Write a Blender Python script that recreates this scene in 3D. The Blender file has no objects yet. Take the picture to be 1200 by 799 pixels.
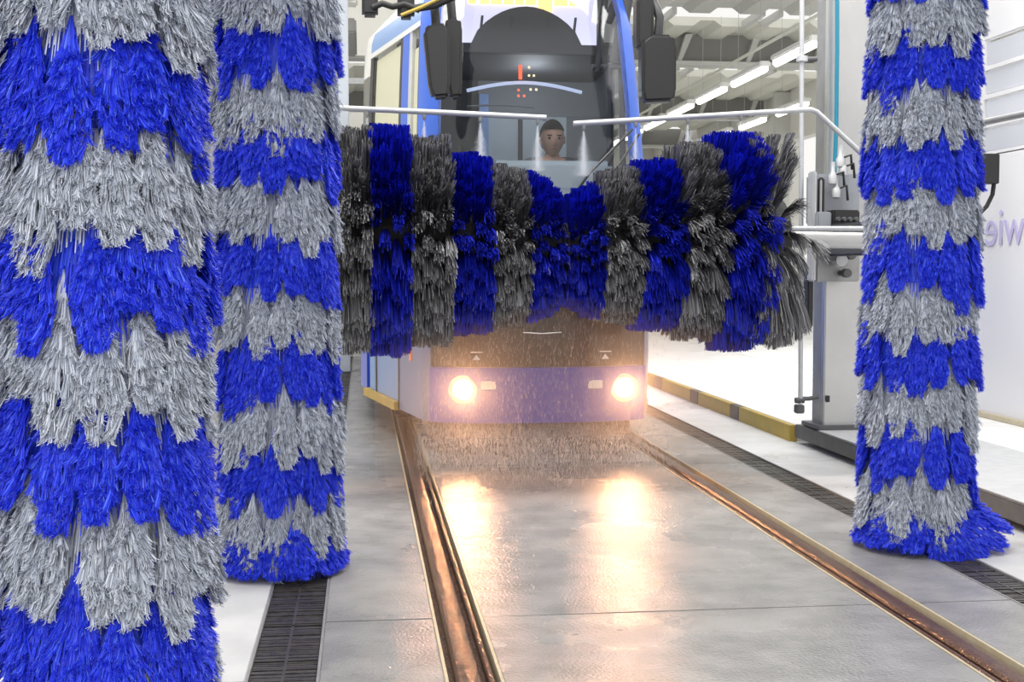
import bpy, bmesh, math, random
from mathutils import Vector, Matrix, Euler
random.seed(7)
R = math.radians
PI = math.pi
scene = bpy.context.scene
C = scene.collection

# ------------------------------------------------------------------ camera
F_PX = 1480.0
CAM_H = 1.09
YAW, PITCH = R(6.74), R(3.23)
cam_d = bpy.data.cameras.new('camera')
cam = bpy.data.objects.new('camera', cam_d)
C.objects.link(cam)
cam_d.sensor_width = 36.0
cam_d.lens = F_PX / 1200.0 * 36.0
cam_d.clip_end = 300
cam.location = (0, 0, CAM_H)
cam.rotation_euler = (PI / 2 - PITCH, 0, -YAW)
scene.camera = cam

# ------------------------------------------------------------------ world (overcast daylight that fills the open-ended hall)
world = bpy.data.worlds.new('overcast_sky')
scene.world = world
world.use_nodes = True
wn = world.node_tree
wn.nodes.clear()
wo = wn.nodes.new('ShaderNodeOutputWorld')
wb = wn.nodes.new('ShaderNodeBackground')
wb.inputs['Color'].default_value = (1.0, 0.985, 0.955, 1)
wb.inputs['Strength'].default_value = 0.98
wn.links.new(wb.outputs[0], wo.inputs[0])

scene.view_settings.view_transform = 'Standard'
scene.view_settings.look = 'None'
scene.view_settings.gamma = 1.0
scene.view_settings.use_curve_mapping = False
scene.view_settings.exposure = 0.0
scene.cycles.volume_max_steps = 64
scene.cycles.max_bounces = 6
scene.cycles.transparent_max_bounces = 12
scene.cycles.sample_clamp_indirect = 6.0


def area(name, loc, target, size, size_y, power, col=(1, 1, 1)):
    d = bpy.data.lights.new(name, 'AREA')
    d.shape = 'RECTANGLE'
    d.size, d.size_y, d.energy, d.color = size, size_y, power, col
    o = bpy.data.objects.new(name, d)
    o.location = loc
    o.rotation_euler = (Vector(target) - Vector(loc)).to_track_quat('-Z', 'Y').to_euler()
    C.objects.link(o)
    return o


area('added_fill_light', (1.0, 6.0, 4.9), (1.0, 5.9, 0), 6.0, 1.0, 270, (1, 0.98, 0.95))  # unseen area light added to brighten the roller tops
area('added_fill_light', (-0.6, -1.6, 3.3), (0.4, 4.0, 1.0), 4.5, 1.6, 80, (1, 0.99, 0.97))  # added frontal fill from behind the camera for the tall brushes
area('added_fill_light', (5.8, 11.0, 5.2), (5.2, 11.0, 0), 3.5, 9.0, 700, (1, 0.99, 0.97))  # added fill that lifts the right bay and the roof underside
area('added_fill_light', (-2.0, 12.0, 5.2), (-2.0, 12.0, 0), 2.5, 9.0, 180, (1, 0.97, 0.93))  # added area light over the far left bay

# ------------------------------------------------------------------ helpers
_cr = Euler(cam.rotation_euler).to_matrix()


def ray(px, py):
    return _cr @ Vector(((px - 600.0) / F_PX, (399.5 - py) / F_PX, -1.0))


def at(px, py, Y):
    """world point seen at a pixel of the photograph on the plane y=Y"""
    d = ray(px, py)
    return Vector((0, 0, CAM_H)) + d * (Y / d.y)


def ground(px, py, z=0.0):
    d = ray(px, py)
    return Vector((0, 0, CAM_H)) + d * ((z - CAM_H) / d.z)


class MB:
    def __init__(self):
        self.v, self.f = [], []

    def add(self, vs, fs):
        n = len(self.v)
        self.v.extend(tuple(p) for p in vs)
        self.f.extend(tuple(i + n for i in f) for f in fs)
        return self

    def box(self, x0, x1, y0, y1, z0, z1):
        return self.add([(x, y, z) for x in (x0, x1) for y in (y0, y1) for z in (z0, z1)],
                        [(0, 1, 3, 2), (4, 6, 7, 5), (0, 4, 5, 1), (2, 3, 7, 6), (0, 2, 6, 4), (1, 5, 7, 3)])

    def bbox(self, x0, x1, y0, y1, z0, z1, b=0.01):
        """box with bevelled edges"""
        bm = bmesh.new()
        bmesh.ops.create_cube(bm, size=1.0)
        for v in bm.verts:
            v.co = Vector(((x0 + x1) / 2 + v.co.x * (x1 - x0), (y0 + y1) / 2 + v.co.y * (y1 - y0), (z0 + z1) / 2 + v.co.z * (z1 - z0)))
        bmesh.ops.bevel(bm, geom=list(bm.edges), offset=b, segments=2, affect='EDGES')
        bm.verts.index_update()
        self.add([v.co[:] for v in bm.verts], [[v.index for v in f.verts] for f in bm.faces])
        bm.free()
        return self

    def tube(self, pts, r, n=10, cap=True, radii=None):
        pts = [Vector(p) for p in pts]
        rings = []
        up = None
        for i, p in enumerate(pts):
            a = pts[max(i - 1, 0)]
            b = pts[min(i + 1, len(pts) - 1)]
            t = (b - a).normalized()
            if up is None:
                up = t.orthogonal().normalized()
            up = (up - t * up.dot(t)).normalized()
            s = t.cross(up)
            rr = radii[i] if radii else r
            rings.append([p + (up * math.cos(k * 2 * PI / n) + s * math.sin(k * 2 * PI / n)) * rr for k in range(n)])
        vs = [q for g in rings for q in g]
        fs = []
        for i in range(len(pts) - 1):
            for k in range(n):
                k2 = (k + 1) % n
                fs.append((i * n + k, i * n + k2, (i + 1) * n + k2, (i + 1) * n + k))
        if cap:
            fs.append(tuple(range(n - 1, -1, -1)))
            fs.append(tuple((len(pts) - 1) * n + k for k in range(n)))
        return self.add(vs, fs)

    def cyl(self, a, b, r, n=20, r2=None):
        return self.tube([a, b], r, n, True, [r, r if r2 is None else r2])

    def lathe(self, prof, n=24, axis='z', origin=(0, 0, 0)):
        o = Vector(origin)
        vs, fs = [], []
        for (r, h) in prof:
            for k in range(n):
                a = k * 2 * PI / n
                c, s = r * math.cos(a), r * math.sin(a)
                p = {'z': (c, s, h), 'x': (h, c, s), 'y': (s, h, c)}[axis]
                vs.append(o + Vector(p))
        for i in range(len(prof) - 1):
            for k in range(n):
                k2 = (k + 1) % n
                fs.append((i * n + k, i * n + k2, (i + 1) * n + k2, (i + 1) * n + k))
        fs.append(tuple(range(n - 1, -1, -1)))
        fs.append(tuple((len(prof) - 1) * n + k for k in range(n)))
        return self.add(vs, fs)

    def prism(self, poly, h0, h1, axis='z'):
        n = len(poly)
        m = {'z': lambda a, b, h: (a, b, h), 'y': lambda a, b, h: (a, h, b), 'x': lambda a, b, h: (h, a, b)}[axis]
        vs = [m(a, b, h0) for a, b in poly] + [m(a, b, h1) for a, b in poly]
        fs = [tuple(range(n - 1, -1, -1)), tuple(range(n, 2 * n))]
        fs += [(k, (k + 1) % n, n + (k + 1) % n, n + k) for k in range(n)]
        return self.add(vs, fs)

    def mesh(self, name, mat, smooth=False):
        me = bpy.data.meshes.new(name)
        me.from_pydata(self.v, [], self.f)
        me.materials.append(mat)
        if smooth:
            me.polygons.foreach_set('use_smooth', [True] * len(me.polygons))
        me.update()
        return me

    def build(self, name, mat, parent=None, smooth=False, fix=True):
        me = self.mesh(name, mat, smooth)
        if fix:
            bm = bmesh.new()
            bm.from_mesh(me)
            bmesh.ops.recalc_face_normals(bm, faces=bm.faces)
            bm.to_mesh(me)
            bm.free()
        if smooth:
            try:
                me.set_sharp_from_angle(angle=R(40))
            except Exception:
                pass
        o = bpy.data.objects.new(name, me)
        C.objects.link(o)
        o.parent = parent
        return o


def tag(o, label=None, cat=None, group=None, kind=None):
    if label: o['label'] = label
    if cat: o['category'] = cat
    if group: o['group'] = group
    if kind: o['kind'] = kind
    return o


def empty(name, loc=(0, 0, 0), rz=0, **k):
    o = bpy.data.objects.new(name, None)
    o.empty_display_size = 0.1
    o.location = loc
    o.rotation_euler = (0, 0, rz)
    C.objects.link(o)
    return tag(o, **k)


def inst(name, me, parent=None, loc=(0, 0, 0), rot=(0, 0, 0), scale=(1, 1, 1)):
    o = bpy.data.objects.new(name, me)
    o.location, o.rotation_euler, o.scale = loc, rot, scale
    o.parent = parent
    C.objects.link(o)
    return o


# ------------------------------------------------------------------ materials
def mat(name, col, rough=0.5, metal=0.0, emit=None, es=1.0, noise=None, bump=None, spec=None, trans=0.0, coat=0.0, alpha=1.0):
    """noise=(scale, amount, second colour) ; bump=(scale, strength, distance)"""
    m = bpy.data.materials.new(name)
    m.use_nodes = True
    nt = m.node_tree
    b = nt.nodes['Principled BSDF']
    b.inputs['Base Color'].default_value = (*col, 1)
    b.inputs['Roughness'].default_value = rough
    b.inputs['Metallic'].default_value = metal
    b.inputs['Coat Weight'].default_value = coat
    b.inputs['Coat Roughness'].default_value = 0.08
    b.inputs['Alpha'].default_value = alpha
    if spec is not None:
        b.inputs['Specular IOR Level'].default_value = spec
    if trans:
        b.inputs['Transmission Weight'].default_value = trans
    if emit:
        b.inputs['Emission Color'].default_value = (*emit, 1)
        b.inputs['Emission Strength'].default_value = es
    g = None
    if noise or bump:
        g = nt.nodes.new('ShaderNodeNewGeometry')
    if noise:
        n = nt.nodes.new('ShaderNodeTexNoise')
        n.inputs['Scale'].default_value = noise[0]
        n.inputs['Detail'].default_value = 6
        nt.links.new(g.outputs['Position'], n.inputs['Vector'])
        r = nt.nodes.new('ShaderNodeValToRGB')
        r.color_ramp.elements[0].position = 0.5 - noise[1]
        r.color_ramp.elements[1].position = 0.5 + noise[1]
        r.color_ramp.elements[0].color = (*col, 1)
        r.color_ramp.elements[1].color = (*noise[2], 1)
        nt.links.new(n.outputs['Fac'], r.inputs['Fac'])
        nt.links.new(r.outputs['Color'], b.inputs['Base Color'])
    if bump:
        n = nt.nodes.new('ShaderNodeTexNoise')
        n.inputs['Scale'].default_value = bump[0]
        n.inputs['Detail'].default_value = 4
        nt.links.new(g.outputs['Position'], n.inputs['Vector'])
        u = nt.nodes.new('ShaderNodeBump')
        u.inputs['Strength'].default_value = bump[1]
        u.inputs['Distance'].default_value = bump[2]
        nt.links.new(n.outputs['Fac'], u.inputs['Height'])
        nt.links.new(u.outputs['Normal'], b.inputs['Normal'])
    return m


def bristle_mat(name, stops, rough=0.5, spec=0.35):
    m = mat(name, stops[0][1], rough, spec=spec)
    nt = m.node_tree
    b = nt.nodes['Principled BSDF']
    g = nt.nodes.new('ShaderNodeNewGeometry')
    r = nt.nodes.new('ShaderNodeValToRGB')
    e = r.color_ramp.elements
    while len(e) < len(stops):
        e.new(0.5)
    for k, (p, c) in enumerate(stops):
        e[k].position = p
        e[k].color = (*c, 1)
    nt.links.new(g.outputs['Random Per Island'], r.inputs['Fac'])
    nt.links.new(r.outputs['Color'], b.inputs['Base Color'])
    return m


M = {}
M['blue_bristle'] = bristle_mat('blue_bristle', [(0.0, (0.012, 0.018, 0.50)), (0.4, (0.022, 0.045, 0.90)), (0.85, (0.045, 0.10, 1.0)), (1.0, (0.12, 0.24, 1.0))], 0.42)
M['grey_bristle'] = bristle_mat('grey_bristle', [(0.0, (0.09, 0.09, 0.11)), (0.2, (0.38, 0.41, 0.48)), (0.6, (0.62, 0.68, 0.80)), (1.0, (0.84, 0.88, 0.97))], 0.5)
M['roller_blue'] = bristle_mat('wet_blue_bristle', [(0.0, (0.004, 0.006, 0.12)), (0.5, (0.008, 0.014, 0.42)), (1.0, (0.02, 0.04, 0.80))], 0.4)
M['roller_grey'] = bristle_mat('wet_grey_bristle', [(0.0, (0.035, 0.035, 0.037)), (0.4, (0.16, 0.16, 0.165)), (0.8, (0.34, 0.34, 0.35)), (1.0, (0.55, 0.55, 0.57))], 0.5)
M['dark'] = mat('black_plastic', (0.022, 0.022, 0.024), 0.45)
M['mirror_black'] = mat('wet_black_housing', (0.02, 0.02, 0.02), 0.4, bump=(220, 0.5, 0.002))
M['rubber'] = mat('black_rubber', (0.02, 0.02, 0.02), 0.6)
M['steel'] = mat('brushed_steel', (0.50, 0.50, 0.50), 0.38, 0.85, noise=(3, 0.3, (0.62, 0.62, 0.61)))
M['steel_dull'] = mat('dull_steel', (0.30, 0.30, 0.30), 0.5, 0.6, noise=(9, 0.3, (0.42, 0.42, 0.42)))
M['galv'] = mat('galvanised_steel', (0.52, 0.53, 0.54), 0.5, 0.35, noise=(14, 0.25, (0.62, 0.63, 0.64)))
M['dark_steel'] = mat('dark_grey_steel', (0.12, 0.12, 0.125), 0.5, 0.4)
M['plinth'] = mat('grey_plinth', (0.075, 0.075, 0.072), 0.55, 0.2, noise=(12, 0.3, (0.12, 0.12, 0.115)))
M['beige'] = mat('beige_paint', (0.50, 0.48, 0.42), 0.55, noise=(5, 0.3, (0.56, 0.53, 0.46)))
M['teal'] = mat('teal_hose', (0.015, 0.22, 0.33), 0.5)
M['white_paint'] = mat('white_paint', (0.82, 0.82, 0.81), 0.5)
M['wall_pale'] = mat('pale_wall', (0.70, 0.69, 0.65), 0.7, noise=(1.5, 0.3, (0.76, 0.75, 0.71)))
M['pale_blue_steel'] = mat('pale_blue_column', (0.52, 0.57, 0.64), 0.5)
M['roof_grey'] = mat('roof_sheet', (0.60, 0.60, 0.57), 0.6)
M['roof_pale'] = mat('pale_roof_sheet', (0.80, 0.80, 0.72), 0.6)
M['girder'] = mat('grey_girder', (0.26, 0.26, 0.25), 0.6)
M['girder_pale'] = mat('pale_girder', (0.62, 0.62, 0.60), 0.6)
M['lamp'] = mat('lamp_tube', (1, 1, 1), 0.5, emit=(1.0, 0.98, 0.90), es=6)
M['tram_blue'] = mat('tram_blue_paint', (0.035, 0.075, 0.55), 0.32, coat=0.3)
M['tram_pillar'] = mat('tram_bright_blue_paint', (0.035, 0.13, 0.62), 0.45, coat=0.1)
M['tram_slate'] = mat('tram_slate_blue_paint', (0.13, 0.18, 0.34), 0.4, coat=0.1)
M['tram_sky'] = mat('tram_pale_blue_paint', (0.17, 0.31, 0.60), 0.4, coat=0.15)
M['tram_white'] = mat('tram_white_paint', (0.74, 0.74, 0.72), 0.35, coat=0.4)
M['tram_black'] = mat('tram_gloss_black', (0.018, 0.015, 0.014), 0.18, coat=0.4)
M['yellow'] = mat('yellow_paint', (0.62, 0.40, 0.06), 0.5, noise=(9, 0.25, (0.46, 0.30, 0.06)))
M['kerb_yellow'] = mat('worn_yellow_paint', (0.50, 0.34, 0.03), 0.5, noise=(14, 0.2, (0.40, 0.30, 0.08)))
M['kerb_black'] = mat('worn_black_paint', (0.05, 0.05, 0.04), 0.5, noise=(14, 0.2, (0.14, 0.13, 0.10)))
M['interior_grey'] = mat('cab_grey', (0.19, 0.205, 0.22), 0.6)
M['interior_pale'] = mat('cab_pale_grey', (0.46, 0.52, 0.55), 0.6)
M['interior_dark'] = mat('cab_dark', (0.055, 0.055, 0.06), 0.7)
M['cream'] = mat('cream_backing', (0.86, 0.85, 0.72), 0.6)
M['headlamp'] = mat('headlamp_glow', (1, 1, 1), 0.3, emit=(1.0, 0.60, 0.33), es=5.5)
M['display_reflection'] = mat('display_reflection_glow', (0.8, 0.8, 0.9), 0.5, emit=(0.80, 0.76, 1.0), es=1.0)  # lilac emission stands in for the bright hall reflected in the windscreen
M['display_yellow'] = mat('display_yellow', (1, 0.8, 0.2), 0.5, emit=(1.0, 0.66, 0.26), es=1.7)
M['led_red'] = mat('red_indicator', (1, 0.1, 0.05), 0.5, emit=(1.0, 0.10, 0.03), es=2.2)
M['led_warm'] = mat('warm_indicator', (1, 0.8, 0.5), 0.5, emit=(1.0, 0.75, 0.40), es=1.8)
M['light_rail'] = mat('cab_light_rail', (0.8, 0.85, 1), 0.4, emit=(0.62, 0.72, 1.0), es=0.75)
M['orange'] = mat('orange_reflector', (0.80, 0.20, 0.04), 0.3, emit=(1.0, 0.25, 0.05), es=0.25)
M['plate'] = mat('white_plate', (0.8, 0.8, 0.8), 0.4)
M['caulk'] = mat('yellowed_joint_sealant', (0.50, 0.41, 0.25), 0.4, noise=(30, 0.3, (0.60, 0.55, 0.42)))
M['rust_bed'] = mat('wet_rusty_groove', (0.05, 0.028, 0.018), 0.22, noise=(18, 0.25, (0.14, 0.065, 0.032)), bump=(90, 1.0, 0.006))
M['rail'] = mat('wet_rail_steel', (0.085, 0.04, 0.024), 0.25, 0.3, noise=(26, 0.25, (0.17, 0.085, 0.05)), bump=(110, 1.0, 0.004))
M['grating'] = mat('wet_dark_grating', (0.028, 0.026, 0.024), 0.33, noise=(40, 0.2, (0.085, 0.075, 0.065)), bump=(150, 0.8, 0.003))
M['skin'] = mat('skin', (0.50, 0.28, 0.19), 0.5)
M['hair'] = mat('dark_brown_hair', (0.012, 0.008, 0.006), 0.95, spec=0.1)
M['jacket'] = mat('dark_grey_jacket', (0.045, 0.05, 0.055), 0.8)
M['eye'] = mat('dark_eye', (0.02, 0.015, 0.012), 0.2)
M['lips'] = mat('lips', (0.34, 0.13, 0.10), 0.5)
M['lilac'] = mat('lilac_print', (0.50, 0.46, 0.70), 0.5)
M['screen_white'] = mat('white_screen_panel', (0.78, 0.78, 0.80), 0.28)
M['screen_pane'] = mat('grey_screen_pane', (0.58, 0.60, 0.66), 0.15)
M['grey_box'] = mat('grey_cabinet', (0.33, 0.35, 0.38), 0.5)


def glass_mat(name, tint, gloss, rough=0.03):
    m = bpy.data.materials.new(name)
    m.use_nodes = True
    nt = m.node_tree
    nt.nodes.clear()
    o = nt.nodes.new('ShaderNodeOutputMaterial')
    t = nt.nodes.new('ShaderNodeBsdfTransparent')
    t.inputs['Color'].default_value = (*tint, 1)
    g = nt.nodes.new('ShaderNodeBsdfGlossy')
    g.inputs['Roughness'].default_value = rough
    lw = nt.nodes.new('ShaderNodeLayerWeight')      # Schlick reflectance, the same from both faces of the pane
    lw.inputs['Blend'].default_value = 0.5
    pw = nt.nodes.new('ShaderNodeMath'); pw.operation = 'POWER'; pw.inputs[1].default_value = 5.0
    f = nt.nodes.new('ShaderNodeMath'); f.operation = 'MULTIPLY_ADD'
    f.inputs[1].default_value, f.inputs[2].default_value = gloss * 12, gloss
    nt.links.new(lw.outputs['Facing'], pw.inputs[0])
    nt.links.new(pw.outputs[0], f.inputs[0])
    x = nt.nodes.new('ShaderNodeMixShader')
    nt.links.new(f.outputs[0], x.inputs[0])
    nt.links.new(t.outputs[0], x.inputs[1])
    nt.links.new(g.outputs[0], x.inputs[2])
    nt.links.new(x.outputs[0], o.inputs[0])
    return m


M['windscreen'] = glass_mat('windscreen_glass', (0.84, 0.86, 0.88), 0.04)
M['side_glass'] = glass_mat('side_window_glass', (0.94, 0.94, 0.91), 0.02, 0.05)


def water_mat(name, alpha, col=(0.95, 0.97, 1.0)):
    m = bpy.data.materials.new(name)
    m.use_nodes = True
    nt = m.node_tree
    nt.nodes.clear()
    o = nt.nodes.new('ShaderNodeOutputMaterial')
    t = nt.nodes.new('ShaderNodeBsdfTransparent')
    d = nt.nodes.new('ShaderNodeBsdfDiffuse')
    d.inputs['Color'].default_value = (*col, 1)
    tl = nt.nodes.new('ShaderNodeBsdfTranslucent')
    tl.inputs['Color'].default_value = (*col, 1)
    a = nt.nodes.new('ShaderNodeMixShader')
    a.inputs[0].default_value = 0.5
    x = nt.nodes.new('ShaderNodeMixShader')
    x.inputs[0].default_value = alpha
    nt.links.new(d.outputs[0], a.inputs[1])
    nt.links.new(tl.outputs[0], a.inputs[2])
    nt.links.new(t.outputs[0], x.inputs[1])
    nt.links.new(a.outputs[0], x.inputs[2])
    nt.links.new(x.outputs[0], o.inputs[0])
    return m


M['spray'] = water_mat('fine_spray', 0.4)
M['drops'] = water_mat('falling_drops', 0.42)


def floor_mat(name, base, light, wet, rough_dry, rough_wet, bump_d):
    """concrete under a broken film of water: puddle noise drives gloss"""
    m = mat(name, base, 0.4)
    nt = m.node_tree
    b = nt.nodes['Principled BSDF']
    g = nt.nodes.new('ShaderNodeNewGeometry')
    n1 = nt.nodes.new('ShaderNodeTexNoise'); n1.inputs['Scale'].default_value = 1.3; n1.inputs['Detail'].default_value = 5
    n2 = nt.nodes.new('ShaderNodeTexNoise'); n2.inputs['Scale'].default_value = 5.0; n2.inputs['Detail'].default_value = 8
    n3 = nt.nodes.new('ShaderNodeTexNoise'); n3.inputs['Scale'].default_value = 95.0; n3.inputs['Detail'].default_value = 3
    n4 = nt.nodes.new('ShaderNodeTexNoise'); n4.inputs['Scale'].default_value = 9.0; n4.inputs['Detail'].default_value = 2
    for n in (n1, n2, n3, n4):
        nt.links.new(g.outputs['Position'], n.inputs['Vector'])
    r = nt.nodes.new('ShaderNodeValToRGB')
    r.color_ramp.elements[0].position, r.color_ramp.elements[1].position = 0.36, 0.64
    r.color_ramp.elements[0].color, r.color_ramp.elements[1].color = (*base, 1), (*light, 1)
    nt.links.new(n2.outputs['Fac'], r.inputs['Fac'])
    nt.links.new(r.outputs['Color'], b.inputs['Base Color'])
    w = nt.nodes.new('ShaderNodeMapRange')
    w.inputs['From Min'].default_value, w.inputs['From Max'].default_value = 0.5 - wet, 0.62 - wet
    w.inputs['To Min'].default_value, w.inputs['To Max'].default_value = rough_dry, rough_wet
    nt.links.new(n1.outputs['Fac'], w.inputs['Value'])
    nt.links.new(w.outputs[0], b.inputs['Roughness'])
    bu = nt.nodes.new('ShaderNodeBump'); bu.inputs['Strength'].default_value = 1.0; bu.inputs['Distance'].default_value = bump_d
    bu2 = nt.nodes.new('ShaderNodeBump'); bu2.inputs['Strength'].default_value = 0.6; bu2.inputs['Distance'].default_value = 0.009
    nt.links.new(n3.outputs['Fac'], bu.inputs['Height'])
    nt.links.new(n4.outputs['Fac'], bu2.inputs['Height'])
    nt.links.new(bu2.outputs['Normal'], bu.inputs['Normal'])
    nt.links.new(bu.outputs['Normal'], b.inputs['Normal'])
    return m


M['track_floor'] = floor_mat('wet_track_concrete', (0.28, 0.275, 0.27), (0.37, 0.364, 0.355), 0.10, 0.36, 0.17, 0.0036)
M['side_floor'] = floor_mat('damp_white_floor', (0.62, 0.62, 0.62), (0.72, 0.72, 0.715), 0.0, 0.45, 0.25, 0.0006)
M['raised_floor'] = floor_mat('dry_white_floor', (0.74, 0.74, 0.73), (0.82, 0.82, 0.815), -0.1, 0.5, 0.3, 0.0003)

# ------------------------------------------------------------------ floor with its slabs, rails and drains
XL, XR = 0.289, 1.726           # rail centre lines
XC = (XL + XR) / 2
GW = 0.078                      # half width of a rail groove
KX = 2.74                       # kerb
floor = empty('floor', kind='structure')
jy = [-1.2, 0.9, 3.9, 6.9, 9.9, 12.9, 15.9, 18.9, 21.9, 24.9, 46.0]
bands = [(-5.0, -1.8, 'side_floor'), (-1.796, -0.318, 'side_floor'), (-0.122, XL - GW, 'track_floor'), (XL + GW, XR - GW, 'track_floor'),
         (XR + GW, 2.125, 'track_floor'), (2.295, KX - 0.03, 'side_floor')]
for bi, (a, b, m) in enumerate(bands):
    off = (0.55 if bi < 2 else 0.0)
    for j in range(len(jy) - 1):
        MB().bbox(a, b, jy[j] - off + 0.002, jy[j + 1] - off - 0.002, -0.16, 0.0, 0.003).build('floor_slab', M[m], floor)
# raised floor on the right of the kerb, and a bed under everything
rjx = [KX, 4.4, 6.4, 8.4, 10.6]
for i in range(4):
    for j, (y0, y1) in enumerate([(7.72, 11), (11, 15), (15, 20), (20, 26), (26, 46)]):
        MB().bbox(rjx[i] + 0.003, rjx[i + 1] - 0.003, y0 + 0.004, y1 - 0.004, -0.16, 0.10, 0.004).build('raised_floor_slab', M['raised_floor'], floor)
for (y0, y1) in [(-1.2, 2.2), (2.2, 5.0), (5.0, 7.715)]:
    MB().bbox(3.52, 10.6, y0 + 0.004, y1 - 0.004, -0.16, 0.10, 0.004).build('raised_floor_slab', M['raised_floor'], floor)
    MB().bbox(KX - 0.026, 3.515, y0 + 0.004, y1 - 0.004, -0.16, 0.0, 0.004).build('floor_slab', M['side_floor'], floor)
MB().box(-5.0, 10.6, -1.2, 46, -0.40, -0.165).build('sub_floor', M['dark_steel'], floor)


def rail_part(xc, side):
    """grooved rail: pale sealant edges, rusty bed, head, guard lip"""
    y0, y1 = -1.2, 24.9
    MB().box(xc - GW, xc + GW, y0, y1, -0.165, -0.038).build('rail_bed', M['rust_bed'], floor)
    g = empty('rail'); g.parent = floor
    for e in (-1, 1):
        a = xc + e * (GW - 0.013)
        MB().prism([(a, -0.04), (a + e * 0.013, -0.04), (a + e * 0.013, 0.001), (a + e * 0.004, 0.001)], y0, y1, 'y').build('joint_sealant', M['caulk'], g)
    h = xc - side * 0.012
    prof = [(h - 0.034, -0.04), (h - 0.034, -0.012), (h - 0.026, -0.003), (h - 0.01, 0.0), (h + 0.014, 0.0), (h + 0.028, -0.004), (h + 0.033, -0.014), (h + 0.033, -0.04)]
    MB().prism(prof, y0, y1, 'y').build('rail_head', M['rail'], g)
    l = xc + side * 0.048
    MB().prism([(l - 0.008, -0.04), (l - 0.008, -0.012), (l - 0.003, -0.006), (l + 0.006, -0.006), (l + 0.008, -0.014), (l + 0.008, -0.04)], y0, y1, 'y').build('guard_lip', M['rail'], g)


rail_part(XL, 1)
rail_part(XR, -1)


def drain(x0, x1):
    g = empty('drain_channel'); g.parent = floor
    MB().box(x0, x1, -1.2, 24.9, -0.165, -0.06).build('channel_bottom', M['grating'], g)
    for e, x in ((1, x0), (-1, x1)):
        MB().bbox(min(x, x + e * 0.008), max(x, x + e * 0.008), -1.2, 24.9, -0.07, 0.001, 0.001).build('channel_edge', M['steel_dull'], g)
    mb = MB()
    rg = random.Random(3)
    n = 62
    for k in range(n):
        y = (k + 0.5) / n * 0.985
        dz = rg.uniform(-0.003, 0.001)
        mb.box(x0 + 0.010, x1 - 0.010, y - 0.0058, y + 0.0058, -0.022, -0.006 + dz)
    for f in (0.5,):
        xx = x0 + (x1 - x0) * f
        mb.box(xx - 0.004, xx + 0.004, 0, 0.985, -0.022, -0.005)
    me = mb.mesh('grating', M['grating'])
    for k in range(26):
        inst('grating', me, g, (0, -1.1 + k, 0))


drain(-0.318, -0.122)
drain(2.125, 2.295)

# yellow and black kerb along the raised floor
kerb = empty('kerb', (KX, 7.72, 0), kind='structure')
y = 7.72
pat = [(1.1, 0), (0.22, 1), (0.9, 0), (0.25, 1), (1.0, 0), (0.3, 1), (0.9, 0), (0.3, 1)] * 6
for L, k in pat:
    MB().bbox(-0.05, -0.001, y - 7.72 + 0.003, y - 7.72 + L - 0.003, -0.05, 0.102, 0.004).build('kerb_block', M['kerb_black' if k else 'kerb_yellow'], kerb)
    y += L
    if y > 30:
        break

# ------------------------------------------------------------------ hall shell
wall_back = empty('wall_back', (0, 45.6, 0), kind='structure')
wb0 = MB()
wb0.box(-5, 10.6, 0, 0.3, 0.0, 1.6)
wb0.box(-5, 10.6, 0, 0.3, 4.4, 6.2)
for k in range(9):
    x = -5 + k * 1.9
    wb0.box(x, x + 0.5, 0, 0.3, 1.6, 4.4)
wb0.build('wall_panel', M['wall_pale'], wall_back)
wall_right = empty('wall_right', (10.6, 0, 0), kind='structure')
for k in range(7):
    y0 = 10 + k * 5.2
    m = MB()
    m.box(0, 0.3, y0, y0 + 5.18, 0.0, 1.2)
    m.box(0, 0.3, y0, y0 + 5.18, 4.3, 5.6)
    m.box(0, 0.3, y0, y0 + 0.5, 1.2, 4.3)
    m.box(0, 0.3, y0 + 2.6, y0 + 2.9, 1.2, 4.3)
    m.build('wall_panel', M['wall_pale'], wall_right)
    MB().box(-0.35, 0, y0 - 0.15, y0 + 0.15, 0.1, 5.5).build('wall_column', M['girder_pale'], wall_right)
wall_left = empty('wall_left', (-5.0, 0, 0), kind='structure')
for k in range(9):
    y0 = 3.0 + k * 4.8
    m = MB()
    m.box(-0.3, 0, y0, y0 + 4.78, -0.16, 1.3)
    m.box(-0.3, 0, y0, y0 + 4.78, 4.2, 5.6)
    m.box(-0.3, 0, y0, y0 + 0.6, 1.3, 4.2)
    m.build('wall_panel', M['wall_pale'], wall_left)

ceiling = empty('ceiling', (0, 0, 0), kind='structure')
ZR = 5.62
mbr = MB()
segs = [(9.5, 15.4, 'roof_grey'), (16.6, 21.6, 'roof_grey'), (22.7, 27.6, 'roof_pale'), (28.6, 33.6, 'roof_pale'), (34.6, 39.6, 'roof_pale'), (40.6, 45.9, 'roof_pale')]
for (a, b, m) in segs:
    x = -5.3
    i = 0
    while x < 10.9:                     # trapezoid sheet: raised ribs every 0.9 m
        MB().prism([(x, ZR), (x + 0.14, ZR - 0.10), (x + 0.50, ZR - 0.10), (x + 0.64, ZR), (x + 0.9, ZR), (x + 0.9, ZR + 0.06), (x, ZR + 0.06)], a, b, 'y').build('roof_sheet', M[m], ceiling)
        x += 0.9
for a, b in ((15.4, 16.6), (21.6, 22.7), (27.6, 28.6), (33.6, 34.6), (39.6, 40.6)):
    for k in range(9):                  # rafters across each skylight opening, in pairs
        x = -4.5 + k * 1.9
        MB().box(x, x + 0.10, a, b, ZR - 0.12, ZR).build('rafter', M['girder_pale'], ceiling)
        MB().box(x + 0.34, x + 0.42, a, b, ZR - 0.12, ZR).build('rafter', M['girder_pale'], ceiling)
gird = []
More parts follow.
